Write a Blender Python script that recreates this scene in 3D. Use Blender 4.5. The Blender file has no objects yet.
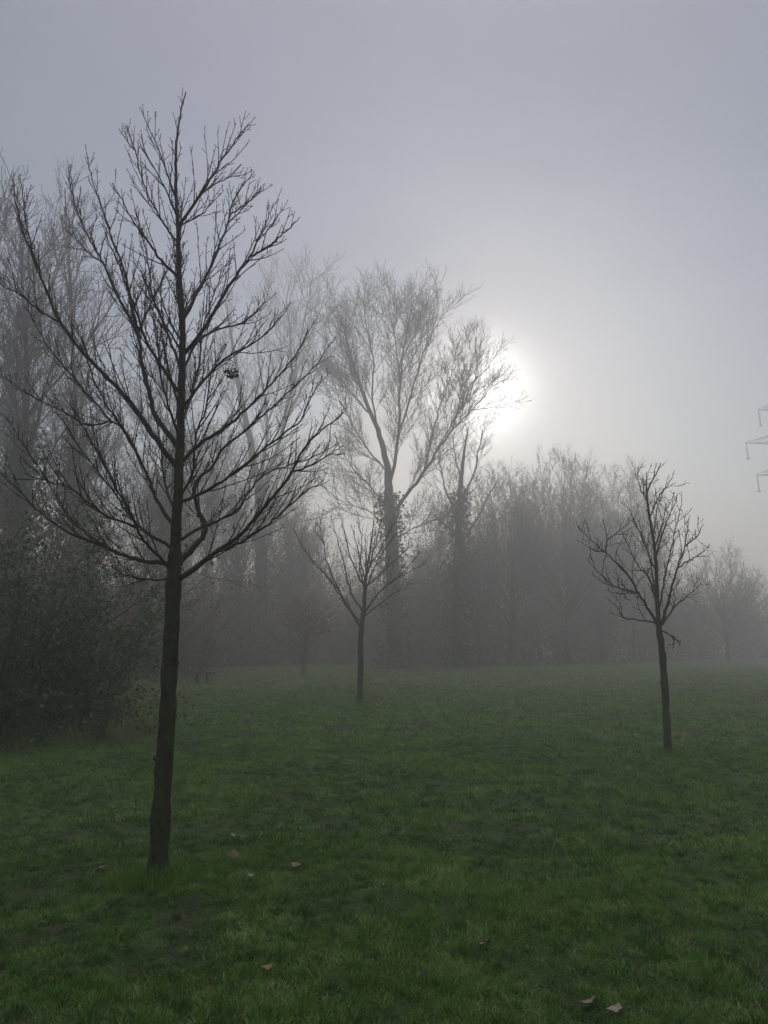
import bpy, math, random
import numpy as np
from mathutils import Vector, Matrix

S = bpy.context.scene
COL = S.collection
FOC, CX, CY, PITCH, CAMZ = 769.0, 384.0, 512.0, math.radians(9.8), 1.6
SUN_EL, SUN_AZ = math.radians(18.4), math.radians(7.4)      # azimuth clockwise from +Y

# ------------------------------------------------------------------ helpers
def P(px, py, d):
    """point at forward distance d (metres along +Y) seen at a given place of the photo"""
    a, b = (px - CX) / FOC, -(py - CY) / FOC
    dy = math.cos(PITCH) - b * math.sin(PITCH)
    dz = math.sin(PITCH) + b * math.cos(PITCH)
    k = d / dy
    return Vector((a * k, d, CAMZ + dz * k))

def G(px, d):
    """ground spot at distance d below photo column px"""
    k = d / math.cos(PITCH)
    return Vector(((px - CX) / FOC * k * 0.985, d, 0.0))

class MB:
    def __init__(s):
        s.v, s.f = [], []
    def tube(s, pts, rad, n=5, cap=True):
        m = len(pts)
        if m < 2: return
        base = len(s.v)
        t = (pts[1] - pts[0]).normalized()
        u = t.orthogonal().normalized()
        for i in range(m):
            if 0 < i < m - 1: t = (pts[i + 1] - pts[i - 1])
            elif i == m - 1: t = (pts[i] - pts[i - 1])
            if t.length < 1e-9: t = Vector((0, 0, 1))
            t = t.normalized()
            u = u - t * u.dot(t)
            if u.length < 1e-6: u = t.orthogonal()
            u.normalize()
            w = t.cross(u)
            r = rad[i]; p = pts[i]
            for k in range(n):
                a = 2 * math.pi * k / n
                ca, sa = math.cos(a) * r, math.sin(a) * r
                s.v.append((p.x + u.x * ca + w.x * sa, p.y + u.y * ca + w.y * sa, p.z + u.z * ca + w.z * sa))
        for i in range(m - 1):
            o = base + i * n
            for k in range(n):
                k2 = (k + 1) % n
                s.f.append((o + k, o + k2, o + n + k2, o + n + k))
        if cap:
            s.f.append(tuple(base + (m - 1) * n + k for k in range(n)))
    def bud(s, p, d, r, l):
        d = d.normalized(); u = d.orthogonal().normalized(); w = d.cross(u)
        b = len(s.v); c = p + d * l * .4
        for q in (p, c + u * r, c + w * r, c - u * r, c - w * r, p + d * l): s.v.append(tuple(q))
        for k in range(4):
            a, e = b + 1 + k, b + 1 + (k + 1) % 4
            s.f.append((b, e, a)); s.f.append((b + 5, a, e))
    def leaf(s, p, d, nrm, l, w):
        """pointed leaf folded along its midrib: two triangles pairs"""
        d = d.normalized(); sd = d.cross(nrm)
        if sd.length < 1e-5: sd = d.orthogonal()
        sd.normalize(); up = sd.cross(d)
        b = len(s.v); m = p + d * l * .45
        for q in (p, m + sd * w * .5 + up * w * .15, p + d * l, m - sd * w * .5 + up * w * .15): s.v.append(tuple(q))
        s.f.append((b, b + 1, b + 2)); s.f.append((b, b + 2, b + 3))
    def box(s, c, sx, sy, sz):
        b = len(s.v)
        for dx in (-1, 1):
            for dy in (-1, 1):
                for dz in (-1, 1):
                    s.v.append((c[0] + dx * sx / 2, c[1] + dy * sy / 2, c[2] + dz * sz / 2))
        for q in ((0, 1, 3, 2), (4, 6, 7, 5), (0, 4, 5, 1), (2, 3, 7, 6), (0, 2, 6, 4), (1, 5, 7, 3)):
            s.f.append(tuple(b + i for i in q))
    def mesh(s, name, mat, smooth=True, origin=None):
        me = bpy.data.meshes.new(name)
        v = s.v
        if origin is not None:
            ox, oy, oz = origin
            v = [(a - ox, b - oy, c - oz) for a, b, c in v]
        me.from_pydata(v, [], s.f)
        me.materials.append(mat)
        if smooth: me.shade_smooth()
        return me

def link(name, me, parent=None, loc=None):
    o = bpy.data.objects.new(name, me)
    COL.objects.link(o)
    if parent is not None: o.parent = parent
    if loc is not None: o.location = loc
    return o

def tag(o, label=None, cat=None, group=None, kind=None):
    if label: o["label"] = label
    if cat: o["category"] = cat
    if group: o["group"] = group
    if kind: o["kind"] = kind
    return o

def thing(name, loc, label, cat, group=None):
    o = bpy.data.objects.new(name, None)
    COL.objects.link(o); o.location = loc; o.empty_display_size = .3
    return tag(o, label, cat, group)

def dup(root, loc, rz=0.0, sc=1.0, label=None, group=None):
    r = root.copy(); COL.objects.link(r)
    r.location = loc; r.rotation_euler = (0, 0, rz)
    r.scale = (sc, sc, sc) if not isinstance(sc, tuple) else sc
    if label: r["label"] = label
    if group: r["group"] = group
    for ch in list(root.children):
        c = ch.copy(); COL.objects.link(c); c.parent = r
        for g in list(ch.children):
            q = g.copy(); COL.objects.link(q); q.parent = c
    return r

# ------------------------------------------------------------------ materials
def mat(name):
    m = bpy.data.materials.new(name); m.use_nodes = True
    nt = m.node_tree
    return m, nt, nt.nodes, nt.links, nt.nodes["Principled BSDF"]

def ramp(nd, stops):
    r = nd.new("ShaderNodeValToRGB")
    e = r.color_ramp.elements
    while len(e) < len(stops): e.new(.5)
    for i, (p, c) in enumerate(stops):
        e[i].position = p; e[i].color = (*c, 1)
    return r

def bark(name, c1, c2, moss=None, scale=30.0, moss_low=0.0, moss_high=3.0, bump=.5):
    m, nt, nd, ln, b = mat(name)
    tc = nd.new("ShaderNodeTexCoord")
    mp = nd.new("ShaderNodeMapping"); mp.inputs["Scale"].default_value = (1, 1, .35)
    ln.new(tc.outputs["Object"], mp.inputs[0])
    n = nd.new("ShaderNodeTexNoise"); n.inputs["Scale"].default_value = scale; n.inputs["Detail"].default_value = 6
    ln.new(mp.outputs[0], n.inputs[0])
    r = ramp(nd, [(.3, c1), (.7, c2)]); ln.new(n.outputs[0], r.inputs[0])
    out = r.outputs[0]
    if moss:
        n2 = nd.new("ShaderNodeTexNoise"); n2.inputs["Scale"].default_value = 9; n2.inputs["Detail"].default_value = 8
        n2.inputs["Roughness"].default_value = .7
        ln.new(tc.outputs["Object"], n2.inputs[0])
        r2 = ramp(nd, [(.42, (0, 0, 0)), (.58, (1, 1, 1))]); ln.new(n2.outputs[0], r2.inputs[0])
        sp = nd.new("ShaderNodeSeparateXYZ"); ln.new(tc.outputs["Object"], sp.inputs[0])
        mr = nd.new("ShaderNodeMapRange"); mr.inputs["From Min"].default_value = moss_low; mr.inputs["From Max"].default_value = moss_high
        mr.inputs["To Min"].default_value = 1; mr.inputs["To Max"].default_value = 0
        ln.new(sp.outputs[2], mr.inputs[0])
        mu = nd.new("ShaderNodeMath"); mu.operation = 'MULTIPLY'
        ln.new(r2.outputs[0], mu.inputs[0]); ln.new(mr.outputs[0], mu.inputs[1])
        mx = nd.new("ShaderNodeMix"); mx.data_type = 'RGBA'
        ln.new(mu.outputs[0], mx.inputs[0]); ln.new(out, mx.inputs[6]); mx.inputs[7].default_value = (*moss, 1)
        out = mx.outputs[2]
    ln.new(out, b.inputs["Base Color"])
    b.inputs["Roughness"].default_value = .8
    b.inputs["Specular IOR Level"].default_value = .15
    bp = nd.new("ShaderNodeBump"); bp.inputs["Strength"].default_value = bump; bp.inputs["Distance"].default_value = .02
    ln.new(n.outputs[0], bp.inputs["Height"]); ln.new(bp.outputs[0], b.inputs["Normal"])
    return m

def leafmat(name, stops, rough=.5, trans=.25):
    m, nt, nd, ln, b = mat(name)
    g = nd.new("ShaderNodeNewGeometry")
    r = ramp(nd, stops); ln.new(g.outputs["Random Per Island"], r.inputs[0])
    ln.new(r.outputs[0], b.inputs["Base Color"])
    b.inputs["Roughness"].default_value = rough
    b.inputs["Specular IOR Level"].default_value = .3
    if trans:
        t = nd.new("ShaderNodeBsdfTranslucent"); ln.new(r.outputs[0], t.inputs[0])
        mx = nd.new("ShaderNodeMixShader"); mx.inputs[0].default_value = trans
        ln.new(b.outputs[0], mx.inputs[1]); ln.new(t.outputs[0], mx.inputs[2])
        ln.new(mx.outputs[0], nd["Material Output"].inputs[0])
    return m

M_bark_young = bark("young_bark", (.010, .009, .008), (.046, .040, .033), moss=(.036, .052, .014), scale=38, bump=.9, moss_low=.6, moss_high=3.4)
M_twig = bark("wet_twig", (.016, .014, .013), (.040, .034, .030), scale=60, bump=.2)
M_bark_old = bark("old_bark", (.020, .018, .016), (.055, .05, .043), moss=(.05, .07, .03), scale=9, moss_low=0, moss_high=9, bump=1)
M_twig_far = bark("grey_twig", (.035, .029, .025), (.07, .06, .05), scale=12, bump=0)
M_ivy = leafmat("ivy_leaf", [(0, (.02, .045, .014)), (.6, (.035, .065, .02)), (1, (.05, .08, .03))])
M_bush = leafmat("bush_leaf", [(0, (.016, .045, .010)), (.5, (.028, .068, .015)), (.85, (.055, .10, .02)), (1, (.09, .085, .03))], rough=.65, trans=.15)
M_shrubleaf = leafmat("withered_leaf", [(0, (.05, .045, .03)), (.5, (.075, .055, .03)), (1, (.06, .065, .03))])
M_brownleaf = leafmat("autumn_leaf", [(0, (.14, .06, .02)), (.5, (.20, .09, .03)), (1, (.11, .06, .03))], trans=.35)
M_deadleaf = leafmat("fallen_leaf", [(0, (.10, .062, .04)), (1, (.13, .085, .06))], rough=.45, trans=.1)
M_redleaf = leafmat("red_leaf", [(0, (.065, .026, .014)), (1, (.08, .032, .018))], trans=.1)
M_paleleaf = leafmat("pale_leaf", [(0, (.13, .10, .082)), (1, (.16, .13, .105))], rough=.5, trans=.1)
M_darkleaf = leafmat("black_leaf", [(0, (.014, .010, .008)), (1, (.025, .018, .013))], trans=.1)

# ------------------------------------------------------------------ terrain noise
rs = np.random.RandomState(5)
LAT = rs.rand(256, 256)
def vnoise(x, y):
    xi = np.floor(x).astype(int); yi = np.floor(y).astype(int)
    fx = x - xi; fy = y - yi
    fx = fx * fx * (3 - 2 * fx); fy = fy * fy * (3 - 2 * fy)
    a = LAT[xi & 255, yi & 255]; b = LAT[(xi + 1) & 255, yi & 255]
    c = LAT[xi & 255, (yi + 1) & 255]; d = LAT[(xi + 1) & 255, (yi + 1) & 255]
    return (a * (1 - fx) + b * fx) * (1 - fy) + (c * (1 - fx) + d * fx) * fy

def ground_h(x, y):
    x = np.asarray(x, float); y = np.asarray(y, float)
    h = .07 * (vnoise(x / 1.3 + 7, y / 1.3 + 3) - .5) + .05 * (vnoise(x / .42 + 90, y / .42) - .5) \
        + .10 * (vnoise(x / 5.1, y / 5.1 + 40) - .5)
    return h * np.clip(1.3 - np.hypot(x, y) / 60, 0.25, 1)
def gz(x, y): return float(ground_h(x, y))

def spaced(lo, hi, near_lo, near_hi, step, grow=1.09):
    a = list(np.arange(near_lo, near_hi, step))
    s, q = step, near_hi
    up = []
    while q < hi:
        up.append(q); s *= grow; q += s
    up.append(hi)
    s, q = step, near_lo
    dn = []
    while True:
        s *= grow; q -= s
        if q <= lo: dn.append(lo); break
        dn.append(q)
    return np.array(dn[::-1] + a + up)

def grid_mesh(name, xs, ys, zf, m):
    X, Y = np.meshgrid(xs, ys)
    Z = zf(X, Y)
    v = np.stack([X, Y, Z], -1).reshape(-1, 3)
    nx, ny = len(xs), len(ys)
    i = np.arange((nx - 1) * (ny - 1)); r, c = i // (nx - 1), i % (nx - 1)
    a = r * nx + c
    f = np.stack([a, a + 1, a + nx + 1, a + nx], -1)
    me = np_mesh(name, v, f.reshape(-1), np.full(len(f), 4))
    me.materials.append(m); me.shade_smooth()
    return me

def np_mesh(name, v, loops, counts):
    me = bpy.data.meshes.new(name)
    me.vertices.add(len(v)); me.vertices.foreach_set("co", np.ascontiguousarray(v, np.float32).reshape(-1))
    me.loops.add(len(loops)); me.loops.foreach_set("vertex_index", np.ascontiguousarray(loops, np.int32))
    me.polygons.add(len(counts))
    st = np.concatenate([[0], np.cumsum(counts)[:-1]]).astype(np.int32)
    me.polygons.foreach_set("loop_start", st)
    me.update(calc_edges=True); me.validate()
    return me

def soil_mat():
    m, nt, nd, ln, b = mat("meadow")
    tc = nd.new("ShaderNodeTexCoord")
    n1 = nd.new("ShaderNodeTexNoise"); n1.inputs["Scale"].default_value = .35; n1.inputs["Detail"].default_value = 8
    n1.inputs["Roughness"].default_value = .65
    n2 = nd.new("ShaderNodeTexNoise"); n2.inputs["Scale"].default_value = 6; n2.inputs["Detail"].default_value = 8
    n3 = nd.new("ShaderNodeTexNoise"); n3.inputs["Scale"].default_value = 60; n3.inputs["Detail"].default_value = 4
    for n in (n1, n2, n3): ln.new(tc.outputs["Object"], n.inputs[0])
    r1 = ramp(nd, [(.32, (.016, .028, .008)), (.68, (.036, .060, .014))])
    r2 = ramp(nd, [(.3, (.45, .45, .42)), (.7, (1.3, 1.3, 1.2))])
    ln.new(n1.outputs[0], r1.inputs[0]); ln.new(n2.outputs[0], r2.inputs[0])
    mx = nd.new("ShaderNodeMix"); mx.data_type = 'RGBA'; mx.blend_type = 'MULTIPLY'; mx.inputs[0].default_value = 1
    ln.new(r1.outputs[0], mx.inputs[6]); ln.new(r2.outputs[0], mx.inputs[7])
    ln.new(mx.outputs[2], b.inputs["Base Color"])
    b.inputs["Roughness"].default_value = .85; b.inputs["Specular IOR Level"].default_value = .2
    ad = nd.new("ShaderNodeMath"); ln.new(n2.outputs[0], ad.inputs[0]); ln.new(n3.outputs[0], ad.inputs[1])
    bp = nd.new("ShaderNodeBump"); bp.inputs["Strength"].default_value = .8; bp.inputs["Distance"].default_value = .05
    ln.new(ad.outputs[0], bp.inputs["Height"]); ln.new(bp.outputs[0], b.inputs["Normal"])
    return m

xs = spaced(-290, 290, -9, 9, .09); ys = spaced(-60, 330, 1.5, 16, .09)
tag(link("ground", grid_mesh("ground", xs, ys, ground_h, soil_mat())), kind="structure")

# ------------------------------------------------------------------ grass
def grass_mat():
    m, nt, nd, ln, b = mat("grass_blade")
    at = nd.new("ShaderNodeAttribute"); at.attribute_name = "tint"
    r = ramp(nd, [(0, (.018, .052, .008)), (.35, (.052, .135, .017)), (.7, (.098, .205, .034)), (.95, (.18, .26, .08)), (1, (.24, .19, .09))])
    ln.new(at.outputs["Fac"], r.inputs[0])
    ln.new(r.outputs[0], b.inputs["Base Color"])
    b.inputs["Roughness"].default_value = .45; b.inputs["Specular IOR Level"].default_value = .32
    t = nd.new("ShaderNodeBsdfTranslucent"); ln.new(r.outputs[0], t.inputs[0])
    mx = nd.new("ShaderNodeMixShader"); mx.inputs[0].default_value = .42
    ln.new(b.outputs[0], mx.inputs[1]); ln.new(t.outputs[0], mx.inputs[2])
    ln.new(mx.outputs[0], nd["Material Output"].inputs[0])
    return m
M_grass = grass_mat()

def blades(n, d0, d1, lmin, lmax, w, seed, half=.62, xoff=0.0):
    r = np.random.RandomState(seed)
    d = np.sqrt(r.rand(n) * (d1 ** 2 - d0 ** 2) + d0 ** 2)
    a = (r.rand(n) * 2 - 1) * half
    x, y = d * np.sin(a) + xoff, d * np.cos(a)
    # clumps
    cl = vnoise(x / .16 + 31, y / .16 + 11)
    big = vnoise(x / .9 + 3, y / .9 + 60)
    mid = vnoise(x / .38 + 50, y / .38 + 9)
    keep = r.rand(n) < .55 + .7 * np.clip(mid * 1.2 + cl * .5 - .35, 0, 1)
    x, y, cl, big, mid, d = x[keep], y[keep], cl[keep], big[keep], mid[keep], d[keep]
    n = len(x)
    L = (lmin + (lmax - lmin) * r.rand(n) ** 1.5) * (.30 + .75 * mid + .3 * big + .55 * cl)
    az = r.rand(n) * 2 * np.pi + 3.0 * (big - .5) * 2
    # blades of one clump lean together
    laz = vnoise(x / .2 + 77, y / .2 + 5) * 14 + r.randn(n) * 1.1
    lean = np.clip(.45 + .55 * r.rand(n) + .5 * (big - .4), .1, 1.3)
    W = w * (.6 + .8 * r.rand(n))
    z = ground_h(x, y) - .004
    sx, sy = np.cos(az) * W / 2, np.sin(az) * W / 2
    lx, ly = np.cos(laz) * np.sin(lean), np.sin(laz) * np.sin(lean)
    lz = np.cos(lean)
    m = .55
    bx, by, bz = x + lx * L * m * .7, y + ly * L * m * .7, z + L * m * np.maximum(lz, .5)
    tx, ty, tz = x + lx * L * 1.15, y + ly * L * 1.15, bz + L * .35 * lz
    V = np.empty((n, 5, 3))
    V[:, 0] = np.stack([x - sx, y - sy, z], -1); V[:, 1] = np.stack([x + sx, y + sy, z], -1)
    V[:, 2] = np.stack([bx + sx * .8, by + sy * .8, bz], -1); V[:, 3] = np.stack([bx - sx * .8, by - sy * .8, bz], -1)
    V[:, 4] = np.stack([tx, ty, tz], -1)
    pale = vnoise(x / 2.3 + 13, y / 2.3 + 71)
    tint = np.clip(.30 + .34 * r.rand(n) + .28 * (pale - .5) + .7 * (cl - .5) + .6 * (mid - .5), 0, .93)
    dry = r.rand(n) < .02
    tint[dry] = 1.0
    return V, tint

def tufts(n, d0, d1, per, size, l, w, seed, half):
    # clumps of turf: blades splaying from a tuft's middle, one tint per tuft
    r = np.random.RandomState(seed)
    d = np.sqrt(r.rand(n) * (d1 ** 2 - d0 ** 2) + d0 ** 2); a = (r.rand(n) * 2 - 1) * half
    cx, cy = d * np.sin(a), d * np.cos(a)
    mid = vnoise(cx / .38 + 50, cy / .38 + 9); big = vnoise(cx / 1.1 + 3, cy / 1.1 + 60)
    keep = r.rand(n) < .35 + .9 * mid
    cx, cy, mid, big = cx[keep], cy[keep], mid[keep], big[keep]; n = len(cx)
    sz = size * (.5 + .9 * r.rand(n)); ht = (.45 + .55 * r.rand(n) + .5 * (mid - .4)) * (.75 + .5 * big)
    tt = np.clip(.36 + .27 * r.randn(n) + .5 * (mid - .5) + .35 * (big - .5), .02, .9)
    k = np.repeat(np.arange(n), per); m = len(k)
    ang = r.rand(m) * 6.283; rad = np.sqrt(r.rand(m)) * sz[k]
    x, y = cx[k] + np.cos(ang) * rad, cy[k] + np.sin(ang) * rad
    q = rad / sz[k]
    L = l * ht[k] * (.6 + .6 * r.rand(m)) * (1 - .25 * q)
    lean = np.clip(.15 + .75 * q + .25 * r.randn(m), .02, 1.3); az = ang + r.randn(m) * .7
    W = w * (.6 + .8 * r.rand(m)); t = r.rand(m) * 6.283
    z = ground_h(x, y) - .004
    sx, sy = np.cos(t) * W / 2, np.sin(t) * W / 2
    lx, ly = np.cos(az) * np.sin(lean), np.sin(az) * np.sin(lean); lz = np.maximum(np.cos(lean), .25)
    bx, by, bz = x + lx * L * .4, y + ly * L * .4, z + L * .55 * np.maximum(lz, .5)
    tx, ty, tz = x + lx * L * 1.05, y + ly * L * 1.05, bz + L * .4 * lz
    V = np.empty((m, 5, 3)); st = lambda *p: np.stack(p, -1)
    V[:, 0] = st(x - sx, y - sy, z); V[:, 1] = st(x + sx, y + sy, z); V[:, 2] = st(bx + sx * .8, by + sy * .8, bz)
    V[:, 3] = st(bx - sx * .8, by - sy * .8, bz); V[:, 4] = st(tx, ty, tz)
    T = np.clip(tt[k] + .16 * r.randn(m), 0, .95); T[r.rand(m) < .015] = 1
    return V, T

parts = [blades(170000, 1.6, 6.5, .015, .045, .0034, 1, .66),
         blades(140000, 6.3, 13.5, .02, .05, .0062, 2, .62),
         blades(100000, 13.2, 28, .03, .07, .013, 3, .58),
         blades(90000, 27.5, 60, .06, .12, .028, 4, .56),
         tufts(6200, 1.6, 6.8, 52, .048, .066, .0036, 5, .66),
         tufts(12500, 6.4, 13.8, 28, .060, .078, .0062, 6, .62),
         tufts(15000, 13.2, 29, 13, .09, .11, .013, 7, .58),
         tufts(9000, 28, 52, 8, .16, .13, .026, 8, .56)]
def ring(cx, cy, n, r0, r1, l, w, seed):
    r = np.random.RandomState(seed); a = r.rand(n) * 6.283; d = r0 + (r1 - r0) * r.rand(n) ** 1.6
    x, y = cx + np.cos(a) * d, cy + np.sin(a) * d; z = ground_h(x, y) - .005
    L = l * (.45 + .8 * r.rand(n)); W = w * (.6 + .8 * r.rand(n)); az = r.rand(n) * 6.283
    sx, sy = np.cos(az) * W / 2, np.sin(az) * W / 2; t = r.rand(n) * 6.283; e = .15 + .5 * r.rand(n)
    bx, by, bz = x + np.cos(t) * L * e * .4, y + np.sin(t) * L * e * .4, z + L * .6
    V = np.empty((n, 5, 3)); st = lambda *q: np.stack(q, -1)
    V[:, 0] = st(x - sx, y - sy, z); V[:, 1] = st(x + sx, y + sy, z); V[:, 2] = st(bx + sx * .8, by + sy * .8, bz)
    V[:, 3] = st(bx - sx * .8, by - sy * .8, bz); V[:, 4] = st(x + np.cos(t) * L * e, y + np.sin(t) * L * e, z + L * (1.05 - .3 * e))
    return V, np.clip(.35 + .5 * r.rand(n), 0, .93)
for (q, d, n, w) in (((158, 868), 5.55, 1500, .004), ((668, 748), 11.6, 700, .007), ((360, 699), 22.5, 350, .014)):
    c = P(q[0], q[1], d); parts.append(ring(c.x, d, n, .05, .34, .13, w, int(d * 10)))
V = np.concatenate([p[0] for p in parts]); T = np.concatenate([p[1] for p in parts])
n = len(V)
idx = np.arange(n)[:, None] * 5
loops = np.concatenate([idx + np.array([[0, 1, 2, 3]]), idx + np.array([[3, 2, 4]])], 1).reshape(-1)
counts = np.tile([4, 3], n)
gm = np_mesh("grass", V.reshape(-1, 3), loops, counts)
gm.materials.append(M_grass)
at = gm.attributes.new("tint", 'FLOAT', 'POINT'); at.data.foreach_set("value", np.repeat(T, 5).astype(np.float32))
tag(link("grass", gm), "short damp green grass of the open field", "grass", kind="stuff")

# ------------------------------------------------------------------ branches
def smooth_line(pts, sub=4, jit=0.0, rng=random):
    out = []
    n = len(pts)
    for i in range(n - 1):
        p0, p1, p2, p3 = pts[max(i - 1, 0)], pts[i], pts[i + 1], pts[min(i + 2, n - 1)]
        for k in range(sub):
            t = k / sub
            q = .5 * ((2 * p1) + (p2 - p0) * t + (2 * p0 - 5 * p1 + 4 * p2 - p3) * t * t + (3 * p1 - p0 - 3 * p2 + p3) * t ** 3)
            if jit and (i or k):
                q = q + Vector((rng.uniform(-jit, jit), rng.uniform(-jit, jit), rng.uniform(-jit, jit)))
            out.append(q)
    out.append(pts[-1].copy())
    return out

def radii(n, r0, r1, pw=.8):
    return [r0 + (r1 - r0) * (i / (n - 1)) ** pw for i in range(n)]

UP = Vector((0, 0, 1))
def rdir(rng):
    while True:
        v = Vector((rng.uniform(-1, 1), rng.uniform(-1, 1), rng.uniform(-1, 1)))
        if .05 < v.length < 1: return v.normalized()

def path(p, d, L, nseg, wander, trop, rng):
    pts = [p.copy()]; st = L / nseg; d = d.normalized()
    for _ in range(nseg):
        d = (d + rdir(rng) * wander + UP * trop).normalized()
        p = p + d * st
        pts.append(p)
    return pts

def sprout(mb, line, r_line, levels, rng, start=.15, ends=None):
    """side shoots along a line, recursively. levels: list of dicts"""
    if not levels: return
    lv = levels[0]
    seg = [0.0]
    for i in range(1, len(line)): seg.append(seg[-1] + (line[i] - line[i - 1]).length)
    tot = seg[-1]
    if tot < 1e-4: return
    s = tot * start + rng.random() * lv['gap']
    side = rng.random() * 6.28
    k = 0
    while s < tot * .985:
        while k < len(seg) - 2 and seg[k + 1] < s: k += 1
        u = (s - seg[k]) / max(seg[k + 1] - seg[k], 1e-6)
        p = line[k].lerp(line[k + 1], u)
        t = (line[k + 1] - line[k]).normalized()
        side += 2.4 + rng.uniform(-.5, .5)
        o = t.orthogonal().normalized()
        o = Matrix.Rotation(side, 3, t) @ o
        o = (o + UP * lv.get('up', .25)).normalized()
        an = math.radians(rng.uniform(*lv['ang']))
        d = t * math.cos(an) + o * math.sin(an)
        f = s / tot
        L = lv['len'] * (1 - lv.get('taper', .6) * f) * rng.uniform(.45, 1.15)
        if lv.get('rel'): L = min(L, lv['rel'] * tot)
        r0 = min(lv['r'] * rng.uniform(.8, 1.2), (r_line[k] if r_line else 1) * .8)
        r1 = lv['r1']
        ns = lv['seg']
        ln = path(p, d, L, ns, lv['wander'], lv['trop'], rng)
        mb.tube(ln, radii(len(ln), max(r0, r1), r1), lv.get('n', 3), cap=lv.get('cap', False))
        if lv.get('bud') and rng.random() < lv.get('budp', 1):
            mb.bud(ln[-1] - (ln[-1] - ln[-2]).normalized() * .001, ln[-1] - ln[-2], lv['bud'], lv['bud'] * 4)
        if ends is not None and len(levels) <= 2: ends.append((ln[-1], (ln[-1] - ln[-2]).normalized(), ln[len(ln) // 2]))
        sprout(mb, ln, [max(r0, r1)] * len(ln), levels[1:], rng, lv.get('cstart', .2), ends)
        s += lv['gap'] * rng.uniform(.6, 1.5)

# ------------------------------------------------------------------ young trees, traced limb by limb
def young_tree(name, base_px, depth, trunk, limbs, label, lv, seed, spread, jit, twig_r, extra=0, extra_args=None, n_tr=12, matb=M_bark_young):
    rng = random.Random(seed)
    b = P(trunk[0][0], trunk[0][1], depth); b = Vector((b.x, depth, gz(b.x, depth)))
    root = thing(name, b, label, "tree", "young bare trees planted on the grass")
    px2m = depth / FOC
    tp = [P(q[0], q[1], depth) for q in trunk]
    tp[0].z = b.z - .06
    tl = smooth_line(tp, 6, jit * .5, rng)
    rr = []
    for i in range(len(trunk) - 1):
        for k in range(6): rr.append((trunk[i][2] + (trunk[i + 1][2] - trunk[i][2]) * k / 6) * px2m)
    rr.append(trunk[-1][2] * px2m)
    mb = MB()
    # root flare and slight knobs
    rk = [r * (1 + .06 * math.sin(i * 1.7) + .05 * rng.uniform(-1, 1)) for i, r in enumerate(rr)]
    rk[0] *= 1.9; rk[1] *= 1.32; rk[2] *= 1.12
    mb.tube(tl, rk, n_tr)
    for k in range(9):                                    # knots and pruning scars
        i = rng.randrange(4, int(len(tl) * .45)); a = rng.uniform(2.6, 6.8)
        o_ = Vector((math.cos(a), math.sin(a), .25)).normalized(); q = rk[i] * rng.uniform(.28, .5)
        mb.tube([tl[i] + o_ * rk[i] * .6, tl[i] + o_ * rk[i] * 1.0, tl[i] + o_ * rk[i] * rng.uniform(1.1, 1.3)], [q * 1.5, q, q * .7], 7)
    tr = link("trunk", mb.mesh("trunk", matb, origin=b), root)
    tw = MB(); sprout(tw, tl, rr, lv, rng, start=.62)
    link("twigs", tw.mesh("twigs", M_twig, origin=b), tr)
    for li, lb in enumerate(limbs):
        pts, r0, dz = lb[:3]
        if len(pts) < 2: continue
        ext = abs(pts[-1][0] - pts[0][0]) * px2m
        if dz is None: dz = rng.choice((-1, 1)) * rng.uniform(.25, 1.0) * spread
        d_start = lb[3] if len(lb) > 3 else 0.0
        N = len(pts)
        wp = [P(x, y, depth + d_start + (dz - d_start) * (i / (N - 1)) ** .9) for i, (x, y) in enumerate(pts)]
        if d_start == 0.0:
            # root the limb inside the trunk
            q = min(tl, key=lambda t: (t - wp[0]).length); wp[0] = q.lerp(wp[0], .35)
        ln = smooth_line(wp, 5, jit, rng)
        r = radii(len(ln), r0 * px2m, twig_r * 1.1, .75)
        m1 = MB(); m1.tube(ln, r, 7)
        m1.bud(ln[-1], ln[-1] - ln[-2], twig_r * 1.7, twig_r * 6)
        m2 = MB(); sprout(m2, ln, r, lv, rng, start=.1)
        few = len(m2.v) < 260                       # a twig or two: leave them in the limb's own mesh
        if few:
            o_ = len(m1.v); m1.v += m2.v; m1.f += [tuple(i_ + o_ for i_ in f_) for f_ in m2.f]
        lo = link("limb", m1.mesh("limb", M_twig if r0 < 2.6 else matb, origin=b), root)
        if not few: link("twigs", m2.mesh("twigs", M_twig, origin=b), lo)
    for k in range(extra):
        h0, h1, el0, el1, L0, L1, rx = extra_args
        t = rng.uniform(h0, h1)
        p = tl[int(t * (len(tl) - 1))]
        az = rng.choice((1, -1)) * math.pi / 2 + rng.uniform(-.6, .6)
        el = math.radians(rng.uniform(el0, el1))
        d = Vector((math.cos(az) * math.cos(el), math.sin(az) * math.cos(el), math.sin(el)))
        L = rng.uniform(L0, L1) * (1.25 - t * .8)
        ln = path(p, d, L, 12, .10, .05, rng)
        r = radii(len(ln), rx * px2m * (1.3 - t * .6), twig_r * 1.1, .75)
        m1 = MB(); m1.tube(ln, r, 6)
        m2 = MB(); sprout(m2, ln, r, lv, rng, start=.2)
        few = len(m2.v) < 260                       # a twig or two: leave them in the limb's own mesh
        if few:
            o_ = len(m1.v); m1.v += m2.v; m1.f += [tuple(i_ + o_ for i_ in f_) for f_ in m2.f]
        lo = link("limb", m1.mesh("limb", M_twig, origin=b), root)
        if not few: link("twigs", m2.mesh("twigs", M_twig, origin=b), lo)
    return root, b

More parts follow.
